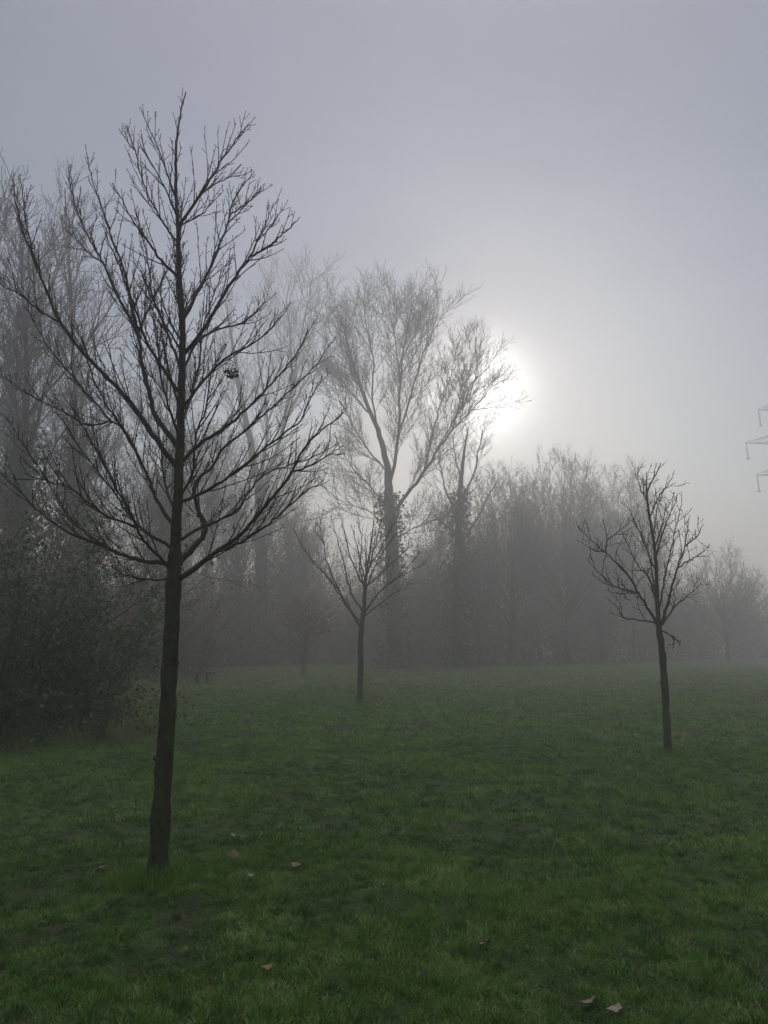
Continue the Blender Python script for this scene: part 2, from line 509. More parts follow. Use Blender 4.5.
near_trunk = [(a_, b_, c_ * .92) for a_, b_, c_ in [(158, 868, 10.5), (162, 800, 9.4), (167, 720, 8.8), (171, 640, 8.3), (174, 580, 8), (176, 535, 5.8), (178, 490, 5.2), (180, 450, 4.8),
              (181, 410, 4.4), (182, 370, 4.0), (182, 320, 3.4), (179, 270, 2.9), (178, 226, 2.6), (176, 195, 1.9), (176, 150, 1.5), (178, 130, 1.2), (181, 110, .9), (186, 92, .6)]]
near_limbs = [
 ([(172, 562), (145, 561), (120, 554), (100, 544), (80, 538), (60, 527), (40, 512), (20, 493), (0, 472), (-14, 452)], 2.7, .45),
 ([(170, 580), (145, 579), (125, 575), (110, 567), (95, 562)], 1.2, .3),
 ([(170, 574), (156, 553), (141, 537), (135, 522), (112, 480), (99, 454), (85, 430), (70, 402)], 2.0, -.5),
 ([(171, 548), (146, 532), (130, 516), (112, 490), (88, 459), (70, 433), (50, 398)], 2.0, .7),
 ([(138, 527), (104, 515), (73, 490), (50, 482), (26, 474)], 1.5, -.7, -.2),
 ([(99, 543), (80, 528), (62, 508), (45, 478), (20, 440), (8, 418)], 1.3, .8, .2),
 ([(173, 530), (156, 498), (146, 472), (125, 433), (105, 402), (92, 375), (84, 345), (70, 320)], 2.2, .6),
 ([(177, 470), (156, 440), (135, 408), (112, 383), (86, 356), (60, 322), (47, 291), (34, 258), (23, 230), (16, 202), (12, 178)], 3.1, -.4),
 ([(60, 322), (40, 311), (20, 295), (0, 284), (-12, 272)], 1.2, -.6, -.33),
 ([(38, 268), (31, 245), (25, 215), (22, 186)], 1.0, -.5, -.36),
 ([(110, 420), (80, 385), (50, 350), (33, 320), (27, 300)], 1.3, .5, .1),
 ([(150, 480), (120, 425), (90, 425), (60, 410), (30, 395), (5, 378), (-10, 365)], 1.4, .8, .2),
 ([(178, 448), (157, 418), (149, 392), (142, 365), (139, 340), (130, 318), (115, 291), (104, 265), (91, 241), (78, 215), (70, 184), (69, 166)], 3.0, .5),
 ([(139, 335), (131, 305), (125, 273), (115, 247), (107, 223), (99, 200), (91, 174), (87, 154)], 1.7, .1, .25),
 ([(104, 265), (88, 252), (74, 238), (62, 226)], .9, .7, .4),
 ([(138, 333), (148, 310), (157, 292), (168, 268), (174, 250)], 1.3, .5, .25),
 ([(180, 278), (161, 260), (146, 239), (133, 221), (122, 200), (113, 185)], 1.8, -.5),
 ([(179, 243), (172, 236), (159, 215), (148, 195), (140, 171), (134, 145), (127, 127)], 1.6, .35),
 ([(135, 150), (127, 141), (119, 129)], .8, .4, .3),
 ([(177, 218), (167, 192), (156, 171), (142, 149)], 1.1, -.5),
 ([(182, 394), (167, 375), (146, 341), (136, 310), (126, 285), (118, 262), (106, 240)], 2.0, -.75),
 ([(182, 372), (169, 338), (159, 312), (151, 291), (148, 260), (142, 235), (137, 215)], 1.8, .75),
 ([(183, 580), (192, 571), (215, 553), (241, 535), (262, 509), (280, 490), (292, 472), (306, 446), (322, 430), (338, 418), (347, 408)], 3.0, -.5),
 ([(220, 551), (241, 542), (262, 529), (280, 514), (298, 498), (311, 488), (324, 480)], 1.7, -.1, -.22),
 ([(184, 560), (197, 545), (205, 529), (199, 511), (194, 495), (197, 480), (212, 467), (223, 449), (249, 427), (272, 408), (296, 385), (317, 364), (330, 343)], 3.4, .6),
 ([(182, 542), (202, 527), (236, 512), (246, 496), (264, 475), (290, 465), (318, 455), (340, 442)], 1.9, .7),
 ([(183, 502), (207, 490), (231, 475), (257, 454), (280, 436), (301, 420), (312, 395), (322, 378)], 1.9, -.55),
 ([(181, 462), (201, 443), (225, 428), (241, 414), (262, 393), (285, 369), (301, 346), (314, 320)], 2.5, .3),
 ([(182, 410), (200, 385), (225, 359), (249, 346), (270, 330), (281, 313)], 1.8, -.6),
 ([(183, 372), (199, 340), (223, 328), (244, 322), (259, 309), (268, 294)], 1.7, .7),
 ([(183, 357), (207, 325), (223, 296), (238, 273), (250, 257), (268, 247), (281, 236), (292, 226), (299, 218)], 2.4, -.3),
 ([(250, 257), (258, 240), (266, 222), (273, 204)], 1.1, -.35, -.2),
 ([(258, 240), (270, 228), (282, 210)], .8, -.1, -.25),
 ([(183, 320), (199, 289), (206, 277), (218, 249), (228, 223), (233, 202), (244, 184), (254, 172)], 2.3, .4),
 ([(228, 223), (243, 208), (258, 192)], 1.0, .6, .32),
 ([(231, 214), (247, 203), (260, 188)], .9, .1, .33),
 ([(178, 228), (202, 192), (220, 163), (236, 140), (248, 124)], 1.9, -.3),
 ([(181, 225), (204, 212), (220, 194)], 1.0, .35),
 ([(206, 190), (224, 180), (238, 176)], .8, -.4, -.15),
 ([(292, 472), (310, 466), (328, 456), (343, 446)], 1.1, -.7, -.35),
 ([(181, 430), (190, 400), (199, 365), (203, 330), (212, 300), (222, 275), (232, 255)], 1.6, .9),
 ([(180, 440), (168, 405), (160, 370), (157, 335), (150, 300)], 1.5, -.9),
 ([(182, 500), (193, 470), (196, 435), (207, 405), (212, 372), (224, 345)], 1.6, -.9),
 ([(176, 515), (164, 480), (160, 440), (152, 405), (146, 372)], 1.6, .95),
]
lv_near = [dict(gap=.062, len=.62, taper=.82, rel=.42, ang=(20, 40), up=.6, r=.0052, r1=.0021, seg=6, wander=.09, trop=.07, n=4, cap=True, bud=.0042, cstart=.12),
           dict(gap=.085, len=.07, taper=.3, rel=.6, ang=(28, 58), up=.35, r=.0032, r1=.0022, seg=3, wander=.2, trop=.08, n=3, cap=True, bud=.0040)]
near, nb = young_tree("young_tree", None, 5.55, near_trunk, near_limbs,
    "tallest young tree, nearest, wide bare crown and green mossy trunk, by the leafy bush", lv_near, 11, .8, .006, .0024, 8,
    (.45, .8, 35, 65, .6, 1.1, 1.4))
# withered leaf clump left hanging in the crown
rng = random.Random(3)
mb = MB(); c = P(231, 372, 5.5)
for k in range(75):
    d = rdir(rng); q = c + Vector((d.x * .020 + .017 * math.sin(k * 2.1), d.y * .020, d.z * .022 + .020 * math.cos(k * 2.1)))
    mb.leaf(q, (d + Vector((0, 0, -.5))), rdir(rng), rng.uniform(.02, .036), rng.uniform(.016, .024))
mb.tube([c, c + Vector((.0, .0, .05)), c + Vector((-.02, .01, .10))], [.002, .002, .002], 4)
lo = link("leaf_clump", mb.mesh("leaf_clump", M_darkleaf, False, origin=nb), near); lo["label"] = "dark withered leaf clump still hanging in the bare crown"

right_trunk = [(668, 748, 3.7), (666, 710, 3.5), (663, 660, 3.3), (659.5, 631, 3.0), (657.5, 606, 2.1), (656, 567, 1.7), (653, 537, 1.4), (647, 500, 1.1), (649, 487, .8), (656, 474, .6), (661, 463, .45)]
right_limbs = [
 ([(660, 627), (649, 610), (639, 594), (628, 575), (616, 563), (605, 552), (591, 540), (578, 527)], 1.7, -.5),
 ([(605, 552), (608, 540), (620, 531), (632, 520)], .9, -.2, -.38),
 ([(605, 552), (596, 551), (588, 547)], .8, -.6, -.38),
 ([(639, 594), (620, 588), (610, 583), (597, 571), (592, 558)], 1.0, -.9, -.2),
 ([(633, 592), (620, 594), (606, 590)], .7, .3, -.2),
 ([(653, 623), (639, 620), (624, 618), (618, 608), (607, 598)], .9, .5),
 ([(664, 630), (674, 637), (679, 642)], 1.0, -.2),
 ([(673, 636), (674, 643), (672, 649)], .8, -.15, -.1),
 ([(664, 626), (672, 610), (682, 600), (695, 590), (701, 583)], 1.1, .6),
 ([(662, 627), (670, 596), (676, 571), (685, 546), (689, 518)], 1.7, -.4),
 ([(685, 546), (696, 538), (703, 525)], .9, -.6, -.3),
 ([(677, 568), (690, 560), (704, 551), (709, 545)], .9, .3, -.2),
 ([(659, 617), (662, 592), (668, 562), (674, 537), (682, 500)], 1.3, .55),
 ([(657, 608), (649, 579), (639, 567), (626, 542), (623, 533)], 1.3, .6),
 ([(656, 575), (646, 548), (636, 525), (630, 510)], 1.0, -.4),
 ([(655, 560), (664, 530), (672, 510), (677, 495)], 1.0, -.6),
 ([(647, 502), (641, 490), (638, 478), (638, 468)], .8, .2),
 ([(650, 520), (657, 500), (664, 490), (675, 483)], .8, .3),
 ([(658, 610), (652, 570), (646, 545), (641, 528)], 1.0, .8),
]
lv_right = [dict(gap=.13, len=.46, taper=.5, rel=.45, ang=(28, 58), up=.4, r=.0075, r1=.0036, seg=5, wander=.22, trop=.07, n=4, cap=True, bud=.008, cstart=.15),
            dict(gap=.10, len=.15, taper=.4, rel=.6, ang=(30, 65), up=.2, r=.005, r1=.0034, seg=3, wander=.3, trop=.05, n=3, cap=True, bud=.007)]
young_tree("young_tree", None, 11.6, right_trunk, right_limbs,
    "slim young tree leaning left, with knobbly narrow bare crown, alone before the hazy wood", lv_right, 21, .6, .010, .004, 3,
    (.5, .75, 55, 75, .5, .9, 1.0), n_tr=9)

mid_trunk = [(360, 699, 3.0), (360.5, 665, 2.8), (361, 633, 2.6), (364, 605, 1.9), (365, 588, 1.6), (367, 568, 1.2), (371, 545, .8), (374, 520, .5)]
mid_limbs = [
 ([(361, 630), (351, 612), (339, 590), (326, 559), (324, 545), (314, 529)], 1.3, -.6),
 ([(339, 590), (319, 568), (303, 547), (294, 529)], .9, -1.0, -.3),
 ([(324, 545), (321, 530), (319, 515)], .6, -.3, -.4),
 ([(364, 612), (351, 592), (344, 563), (335, 532), (330, 514)], 1.1, .8),
 ([(365, 588), (351, 559), (344, 529), (339, 513)], 1.0, -.7),
 ([(366, 581), (357, 547), (351, 525)], .9, .5),
 ([(367, 574), (375, 547), (380, 525), (383, 512)], .9, .8),
 ([(368, 570), (384, 543), (398, 514)], 1.0, -.6),
 ([(367, 588), (387, 568), (400, 556), (411, 545)], 1.0, .8),
 ([(366, 615), (380, 592), (400, 577), (420, 566)], 1.2, -.7),
 ([(390, 583), (405, 570), (420, 553)], .7, -.2, -.4),
 ([(363, 616), (385, 600), (400, 590), (412, 583)], .8, .9),
 ([(366, 590), (360, 565), (362, 540), (357, 512)], .9, 1.0),
 ([(362, 625), (345, 605), (331, 580), (313, 560)], .8, .9),
 ([(367, 590), (376, 565), (391, 540), (404, 528)], .9, -1.1),
]
lv_mid = [dict(gap=.24, len=.85, taper=.5, rel=.5, ang=(20, 42), up=.5, r=.010, r1=.0055, seg=5, wander=.14, trop=.09, n=4, cstart=.2),
          dict(gap=.22, len=.3, taper=.4, rel=.6, ang=(25, 50), up=.3, r=.007, r1=.005, seg=3, wander=.2, trop=.08, n=3)]
young_tree("young_tree", None, 22.5, mid_trunk, mid_limbs,
    "young tree with an upswept fan of thin twigs, standing below the tall poplar", lv_mid, 31, 1.1, .02, .006, 5,
    (.5, .8, 45, 70, 1.0, 1.9, .8), n_tr=8)

# ------------------------------------------------------------------ wood behind
def levels_far(scale, dens=1.0, rt=.011, spread=(22, 45), trop=.06):
    return [dict(gap=.80 * scale / dens, len=6.2 * scale, taper=.45, rel=.7, ang=(spread[0] + 10, spread[1] + 16), up=.35, r=.042 * scale, r1=rt * 1.1, seg=6, wander=.10, trop=trop, n=4, cstart=.15),
            dict(gap=.46 * scale / dens, len=2.7 * scale, taper=.4, rel=.7, ang=(spread[0] + 6, spread[1] + 12), up=.35, r=.020 * scale, r1=rt, seg=4, wander=.12, trop=trop, n=3, cstart=.15),
            dict(gap=.38 * scale / dens, len=1.05 * scale, taper=.4, rel=.7, ang=(25, 55), up=.3, r=.015 * scale, r1=rt, seg=2, wander=.15, trop=trop, n=3)]

def ivy_on(line, rad, count, rng, l, w, upto=1.0, fuzz=.5):
    mb = MB(); n = len(line)
    for _ in range(count):
        f = rng.random() ** 1.25 * upto * (n - 1); i = min(int(f), n - 2)
        p = line[i].lerp(line[i + 1], f - i)
        a = rng.random() * 6.28; r = rad[i] + abs(rng.gauss(0, fuzz)) * (1.1 - f / n)
        o = Vector((math.cos(a), math.sin(a), 0))
        mb.leaf(p + o * r + UP * rng.uniform(-.2, .2), o + rdir(rng) * .9 - UP * .4, rdir(rng), l * rng.uniform(.6, 1.3), w * rng.uniform(.6, 1.3))
    return mb

def traced_tree(name, depth, trunk, limbs, label, lv, seed, spread, rmul=1.0, ivy=None, group="tall bare trees of the far wood", start=.55):
    rng = random.Random(seed)
    b = P(trunk[0][0], trunk[0][1], depth); b = Vector((b.x, depth, 0))
    root = thing(name, b, label, "tree", group)
    k = depth / FOC
    tp = [P(q[0], q[1], depth) for q in trunk]; tp[0].z = -.2
    tl = smooth_line(tp, 5, .05, rng); rr = []
    for i in range(len(trunk) - 1):
        for j in range(5): rr.append((trunk[i][2] + (trunk[i + 1][2] - trunk[i][2]) * j / 5) * k)
    rr.append(trunk[-1][2] * k)
    rr[0] *= 1.5; rr[1] *= 1.15
    mt, mc = MB(), MB()
    mt.tube(tl, rr, 10)
    sprout(mc, tl, rr, lv, rng, start=start)
    for lb in limbs:
        pts, r0, dz = lb[:3]; ds = lb[3] if len(lb) > 3 else 0.0
        if dz is None: dz = rng.choice((-1, 1)) * rng.uniform(.3, 1) * spread
        N = len(pts)
        wp = [P(x, y, depth + ds + (dz - ds) * i / (N - 1)) for i, (x, y) in enumerate(pts)]
        ln = smooth_line(wp, 4, .07, rng); r = radii(len(ln), r0 * k * rmul, .02, .8)
        mt.tube(ln, r, 7)
        sprout(mc, ln, r, lv, rng, start=.1)
    link("trunk", mt.mesh("trunk", M_bark_old, origin=b), root)
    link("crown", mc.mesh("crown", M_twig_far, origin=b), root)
    if ivy:
        im = ivy_on(tl, rr, ivy[0], rng, .22, .2, ivy[1], ivy[2])
        link("ivy", im.mesh("ivy", M_ivy, False, origin=b), root)
    return root

D1 = 52
poplar_trunk = [(396, 668, 9), (394, 610, 7.6), (392, 560, 7.4), (391, 520, 7.0), (389, 490, 6), (388, 470, 4.4), (387, 450, 3.6), (379, 415, 2.8), (367, 384, 2.2), (351, 337, 1.8), (345, 310, 1.2), (339, 285, .7)]
poplar_limbs = [
 ([(367, 390), (350, 370), (336, 360), (322, 352)], 2.0, 3),
 ([(376, 410), (372, 370), (372, 330), (365, 290), (362, 268)], 2.2, -3),
 ([(389, 470), (398, 420), (400, 380), (402, 337), (408, 300), (414, 265)], 4.0, 2),
 ([(398, 415), (412, 370), (421, 337), (432, 305), (441, 276)], 2.6, -3, .8),
 ([(401, 360), (396, 320), (390, 285), (386, 268)], 2.0, 4, 1),
 ([(404, 330), (418, 300), (424, 272)], 1.6, 4, 1.4),
 ([(393, 500), (408, 478), (425, 454), (440, 430), (453, 411), (466, 396), (476, 386), (490, 368)], 4.2, -2),
 ([(425, 454), (432, 420), (440, 390), (452, 352), (460, 320)], 2.2, 3, -.6),
 ([(453, 410), (462, 380), (470, 350), (478, 325)], 1.7, 1, -1.2),
 ([(440, 430), (455, 400), (470, 375), (482, 345)], 1.6, -4, -1),
 ([(391, 520), (372, 500), (355, 492), (335, 488)], 1.6, -4),
 ([(390, 500), (370, 470), (352, 452), (340, 430)], 1.8, 4),
 ([(392, 530), (415, 515), (440, 505), (462, 500)], 1.6, 3),
 ([(388, 455), (366, 430), (350, 400), (340, 380), (330, 362)], 1.8, -5),
 ([(360, 365), (345, 335), (338, 310), (334, 285)], 1.5, 1),
]
lvP = levels_far(.80, 1.4, .0085, (15, 34), .05)
pop1 = traced_tree("poplar_tree", D1, poplar_trunk, poplar_limbs, "tallest poplar with forked trunk and broad bare crown left of the sun", lvP, 41, 4, ivy=(2200, .42, .4), start=.72, rmul=.56); pop1.scale = (.96, .96, .915)

D2 = 66
pop2_trunk = [(262, 668, 7), (262, 600, 6.5), (261, 540, 6), (260, 500, 5.5), (258, 480, 4.2), (250, 430, 3.4), (240, 380, 2.6), (232, 330, 1.8), (225, 285, .8)]
pop2_limbs = [
 ([(260, 485), (264, 450), (268, 410), (262, 370), (258, 330), (262, 290), (268, 255)], 3.4, 3),
 ([(261, 490), (272, 455), (284, 415), (292, 375), (300, 335), (308, 290), (316, 245)], 3.6, -2),
 ([(284, 415), (300, 380), (318, 352), (332, 330)], 2.0, 2, -.8),
 ([(292, 375), (292, 330), (288, 290), (290, 262)], 2.0, -4, -1),
 ([(300, 335), (316, 310), (326, 280)], 1.5, 0, -1.2),
 ([(268, 410), (280, 370), (282, 330), (276, 295)], 1.8, 4, 1.5),
 ([(250, 430), (236, 400), (222, 375), (212, 345)], 1.7, -4),
 ([(261, 500), (285, 480), (310, 455), (330, 440)], 1.7, 4),
]
lvP2 = levels_far(.92, 1.1, .010, (15, 34), .05)
pop2 = traced_tree("poplar_tree", D2, pop2_trunk, pop2_limbs, "pale misty poplar with three-stemmed trunk behind the near tree's right branches", lvP2, 42, 4, start=.6, rmul=.75); pop2.scale = (.97, .97, .95)

D3 = 54
ivy_trunk = [(458, 667, 6.5), (457, 620, 6), (457, 580, 5.2), (458, 540, 4.4), (459, 500, 3.4), (461, 465, 2.4), (465, 430, 1.2), (469, 408, .3)]
ivy_limbs = [
 ([(459, 510), (446, 480), (440, 455), (436, 430)], 1.5, 2), ([(460, 490), (474, 460), (480, 430), (484, 412)], 1.5, -2),
 ([(458, 530), (440, 510), (428, 500)], 1.3, -3), ([(459, 540), (480, 505), (492, 480), (503, 462)], 1.8, 3),
 ([(461, 470), (455, 440), (452, 418)], 1.1, -2), ([(458, 560), (478, 545), (492, 525)], 1.2, -2),
]
lvI = levels_far(.60, 1.0, .0095, (22, 48), .04)
ivt = traced_tree("bare_tree", D3, ivy_trunk, ivy_limbs, "narrow tree with dark ivy-thickened trunk directly below the sun", lvI, 43, 3, ivy=(3600, .66, .6)); ivt.scale = (.95, .95, .93)

# procedural wood trees
def wood_tree(name, pos, H, r0, lv, seed, label, n_limb=12, low=.3, spread=(25, 50), top=1.0, Lf=.42, ivy=None, lean=0, group="tall bare trees of the far wood", stems=1, crown_mat=None):
    rng = random.Random(seed)
    b = Vector((pos[0], pos[1], 0))
    root = thing(name, b, label, "tree", group)
    mt, mc = MB(), MB(); lines = []
    for s in range(stems):
        a = rng.random() * 6.28
        tilt = .22 if stems > 1 else 0
        d = Vector((math.cos(a) * tilt + lean, math.sin(a) * tilt, 1))
        tl = path(b + Vector((math.cos(a), math.sin(a), 0)) * (.25 if stems > 1 else 0) - UP * .2, d, H * (1 if s == 0 else rng.uniform(.7, 1)), 18, .05, .03, rng)
        rr = radii(len(tl), r0 / (stems ** .5), .03, .7); rr[0] *= 1.4
        mt.tube(tl, rr, 9); lines.append((tl, rr))
        for k in range(n_limb):
            f = low + (1 - low) * (k + rng.random()) / n_limb * .95
            i = min(int(f * 18), 17); p = tl[i].lerp(tl[i + 1], f * 18 - i)
            az = k * 2.4 + rng.uniform(-.5, .5); an = math.radians(rng.uniform(*spread))
            d = Vector((math.cos(az) * math.sin(an), math.sin(az) * math.sin(an), math.cos(an)))
            L = H * Lf * (1.15 - .85 * (f - low) / (1 - low)) * rng.uniform(.7, 1.15)
            ln = path(p, d, L, 10, .11, .05, rng); r = radii(len(ln), rr[i] * .6, .02, .8)
            mt.tube(ln, r, 6); sprout(mc, ln, r, lv, rng, start=.15)
        sprout(mc, tl, rr, lv, rng, start=.6)
    link("trunk", mt.mesh("trunk", M_bark_old, origin=b), root)
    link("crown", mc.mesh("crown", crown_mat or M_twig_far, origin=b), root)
    if ivy:
        im = MB()
        for tl, rr in lines:
            q = ivy_on(tl, rr, ivy[0] // stems, rng, .2, .18, ivy[1], ivy[2])
            o = len(im.v); im.v += q.v; im.f += [tuple(i + o for i in f) for f in q.f]
        link("ivy", im.mesh("ivy", M_ivy, False, origin=b), root)
    return root

def X(px, d): return (px - CX) / FOC * d
def topH(py, d): return P(CX, py, d).z

lvA = levels_far(.62, 1.15, .0095, (24, 50), .03)

def round_tree(name, pos, H, a, r0, lv, seed, label, n=30, cz=.60, low=.18, group="tall bare trees of the far wood"):
    """broad crown without a leader: limbs reach out to a domed envelope"""
    rng = random.Random(seed)
    b = Vector((pos[0], pos[1], 0)); root = thing(name, b, label, "tree", group)
    mt, mc = MB(), MB()
    tl = path(b - UP * .2, Vector((rng.uniform(-.05, .05), rng.uniform(-.05, .05), 1)), H * .62, 14, .06, .03, rng)
    rr = radii(len(tl), r0, r0 * .25, .8); rr[0] *= 1.4
    mt.tube(tl, rr, 9)
    for k in range(n):
        u = 1 - 1.45 * (k + .5) / n                       # from the top down past the equator
        az = k * 2.39996 + rng.uniform(-.3, .3); q = math.sqrt(max(0, 1 - u * u))
        f = rng.uniform(.62, .84)
        tgt = b + Vector((math.cos(az) * q * a * f, math.sin(az) * q * a * f, H * (cz + (1 - cz) * u * f)))
        z0 = low + (.60 - low) * max(0, (u + .45) / 1.45) * rng.uniform(.5, .95)
        i = max(1, min(int(z0 / .62 * 14), 13)); p = tl[i]
        mid = p.lerp(tgt, .5) + Vector((math.cos(az), math.sin(az), 0)) * a * .10 - UP * H * .015
        ln = smooth_line([p, p.lerp(mid, .5) + rdir(rng) * .12, mid + rdir(rng) * .2, mid.lerp(tgt, .5) + rdir(rng) * .2, tgt], 3, .05, rng)
        r = radii(len(ln), rr[i] * rng.uniform(.35, .55), .015, .7)
        mt.tube(ln, r, 6); sprout(mc, ln, r, lv, rng, start=.22)
    link("trunk", mt.mesh("trunk", M_bark_old, origin=b), root)
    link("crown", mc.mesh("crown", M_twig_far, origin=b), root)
    return root
lvR = levels_far(.46, 1.0, .0085, (20, 46), .045)
t1 = round_tree("bare_tree", (X(566, 66), 66), topH(432, 66), 6.0, .30, lvR, 51, "broad tree with dense round bare crown right of the sun", 50)
t2 = round_tree("bare_tree", (X(508, 62), 62), topH(448, 62), 3.8, .24, lvR, 52, "twiggy tree between the ivy-covered trunk and the round crown", 34)
t3 = round_tree("bare_tree", (X(632, 74), 74), topH(446, 74), 4.6, .26, lvR, 53, "pale bare crown rising behind the slim leaning young tree", 36)
t4 = round_tree("bare_tree", (X(722, 78), 78), topH(534, 78), 4.6, .20, lvR, 54, "small spreading bare tree above the thicket nearest the pylon", 22, cz=.5)
dup(t3, (X(538, 78), 78, 0), 1.0, .84, "dim round crown behind the gap left of the broad round tree")
dup(t1, (X(600, 72), 72, 0), 2.2, .72, "lower round crown between the broad round tree and the pale crown behind the slim tree")
dup(t4, (X(664, 82), 82, 0), 1.4, .95, "low hazy tree just right of the slim leaning young tree's trunk")
dup(t2, (X(478, 60), 60, 0), 2.5, .72, "low twiggy tree at the right foot of the ivy-thickened trunk")
# left side, nearer
lvL = levels_far(.62, 1.15, .008, (22, 48), .06)
t5 = wood_tree("bare_tree", (X(-8, 27), 27), topH(205, 27), .26, lvL, 55, "dark twiggy tree at the left edge above the leafy bush", 18, .2, (20, 48), Lf=.4, ivy=(3000, .55, .4), lean=.02, group="bare trees along the left edge of the field")
t6 = wood_tree("bare_tree", (X(62, 36), 36), topH(200, 36), .24, levels_far(.6, .7, .007, (12, 28), .06), 56, "tall thin tree with upright shoots behind the near crown's left side", 12, .3, (8, 22), Lf=.24, ivy=(3000, .5, .5), group="bare trees along the left edge of the field")
t7 = wood_tree("bare_tree", (X(112, 42), 42), topH(360, 42), .22, lvL, 57, "ivy-hung tree behind the near tree's lower left branches", 14, .15, (25, 55), Lf=.42, ivy=(5000, .8, .8), stems=2, group="bare trees along the left edge of the field")
t8 = wood_tree("bare_tree", (X(30, 44), 44), topH(330, 44), .22, lvL, 58, "bare tree deep in the left wood between the twiggy and the ivy-hung trees", 14, .2, (25, 50), Lf=.42, ivy=(4000, .8, .8), group="bare trees along the left edge of the field")
t9 = wood_tree("bare_tree", (X(190, 56), 56), topH(425, 56), .22, lvA, 59, "misty tree behind the near trunk, above the wooden bench", 14, .15, (25, 55), Lf=.42, ivy=(4500, .85, 1.0), stems=2)
lab = {"a": "hazy low tree of the wood between the misty poplar and the tallest poplar",
       "b": "hazy low tree of the wood behind the upswept young tree"}
dup(t9, (X(312, 64), 64, 0), 2.1, .80, "hazy low tree of the wood between the three-stemmed poplar and the tallest poplar")
dup(t7, (X(248, 60), 60, 0), 1.2, 1.0, "misty tree at the foot of the three-stemmed poplar")
dup(t9, (X(428, 66), 66, 0), 4.0, .72, "low tree between the tallest poplar and the ivy-thickened trunk")
dup(t2, (X(-95, 40), 40, 0), 1.0, 1.1, "bare tree of the left wood cut by the picture's left edge", "bare trees along the left edge of the field")
dup(t3, (X(880, 84), 84, 0), 2.0, .8, "bare tree out beyond the pylon at the far right")

# shrubs of the thicket ---------------------------------------------------
def shrub(name, pos, H, R, seed, label, leaf_mat, n_stem=14, n_leaf=2600, leaf=.13, group=None, rt=.008, cat="shrub", skirt=.25, lv=None):
    rng = random.Random(seed)
    b = Vector((pos[0], pos[1], 0)); root = thing(name, b, label, cat, group)
    mt, ml = MB(), MB(); ends = []
    lv = lv or [dict(gap=.32, len=H * .34, taper=.4, rel=.6, ang=(25, 60), up=.15, r=.02, r1=rt, seg=5, wander=.25, trop=.03, n=3, cstart=.1),
          dict(gap=.28, len=H * .14, taper=.3, rel=.8, ang=(25, 65), up=.1, r=.012, r1=rt, seg=3, wander=.3, trop=.0, n=3)]
    for k in range(n_stem):
        a = k * 2.4 + rng.uniform(-.4, .4); an = math.radians(rng.uniform(4, 48))
        d = Vector((math.cos(a) * math.sin(an) * R / H * 1.6, math.sin(a) * math.sin(an) * R / H * 1.6, math.cos(an)))
        ln = path(b + Vector((math.cos(a), math.sin(a), 0)) * rng.uniform(.05, .25) * R - UP * .05, d, H * rng.uniform(.65, 1.0) / max(math.cos(an), .6), 9, .13, -.02, rng)
        r = radii(len(ln), .045 * H / 5, rt)
        mt.tube(ln, r, 5); sprout(mt, ln, r, lv, rng, start=.08, ends=ends)
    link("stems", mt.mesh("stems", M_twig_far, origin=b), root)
    for _ in range(n_leaf):
        e, d, m_ = rng.choice(ends)
        q = e.lerp(m_, rng.random() * 1.1) + rdir(rng) * leaf * 1.2
        if rng.random() < skirt: q = b + Vector((rng.gauss(0, R * .5), rng.gauss(0, R * .5), rng.uniform(.03, H * .3)))
        if q.z < .05: q.z = rng.uniform(.05, .4)
        ml.leaf(q, rdir(rng) - UP * .3, rdir(rng), leaf * rng.uniform(.6, 1.3), leaf * .75 * rng.uniform(.6, 1.2))
    link("foliage", ml.mesh("foliage", leaf_mat, False, origin=b), root)
    return root

GT = "shrubs of the thicket along the far edge of the field"
LT = "dim fogbound shrub in the thicket closing off the far side of the field"
protos = [shrub("thicket_shrub", (X(150, 64), 64), 6.5, 3.2, 61, LT, M_shrubleaf, 16, 3600, .22, GT),
          shrub("thicket_shrub", (X(205, 63), 63), 5.6, 3.4, 62, LT, M_ivy, 15, 4200, .22, GT),
          shrub("thicket_shrub", (X(258, 65), 65), 7.6, 3.0, 63, LT, M_shrubleaf, 16, 3600, .22, GT)]
rng = random.Random(77)
px = 300
while px < 1040:
    d = rng.uniform(64, 70) + max(0, px - 480) * .10
    dup(rng.choice(protos), (X(px, d), d, 0), rng.random() * 6.28, rng.uniform(.8, 1.25))
    px += rng.uniform(30, 42)
px = 120
while px < 1000:
    d = rng.uniform(74, 82) + max(0, px - 480) * .10
    dup(rng.choice(protos), (X(px, d), d, 0), rng.random() * 6.28, rng.uniform(1.1, 1.6) if px < 640 else rng.uniform(1.15, 1.4))
    px += rng.uniform(36, 50)

# left edge of the field: shrubs walking from the near bush to the thicket
GL = "shrubs along the left edge of the field"
s1 = shrub("leafless_shrub", (X(70, 20), 20), 4.3, 2.2, 64, "purplish leafless shrub just behind the near leafy bush", M_shrubleaf, 18, 1800, .10, GL, .0055)
for (px, d, sc, lb) in ((35, 24, 1.35, "leafless shrub under the dark twiggy tree"), (118, 28, 1.15, "leafless shrub between the near leafy bush and the bench"),
                        (60, 33, 1.6, "tall leafless shrub at the foot of the tall thin tree"), (150, 37, 1.25, "leafless shrub behind the near tree's trunk, left of the bench"),
                        (196, 40, 1.0, "dark shrub directly behind the wooden bench"), (178, 47, 1.6, "misty shrub in the gap behind the bench shrub"),
                        (-30, 19, 1.5, "leafless shrub behind the leafy bush, cut by the picture's left edge"), (228, 55, 1.3, "misty shrub where the left edge meets the far thicket")):
    dup(s1, (X(px, d), d, 0), rng.random() * 6.28, sc, lb, GL)

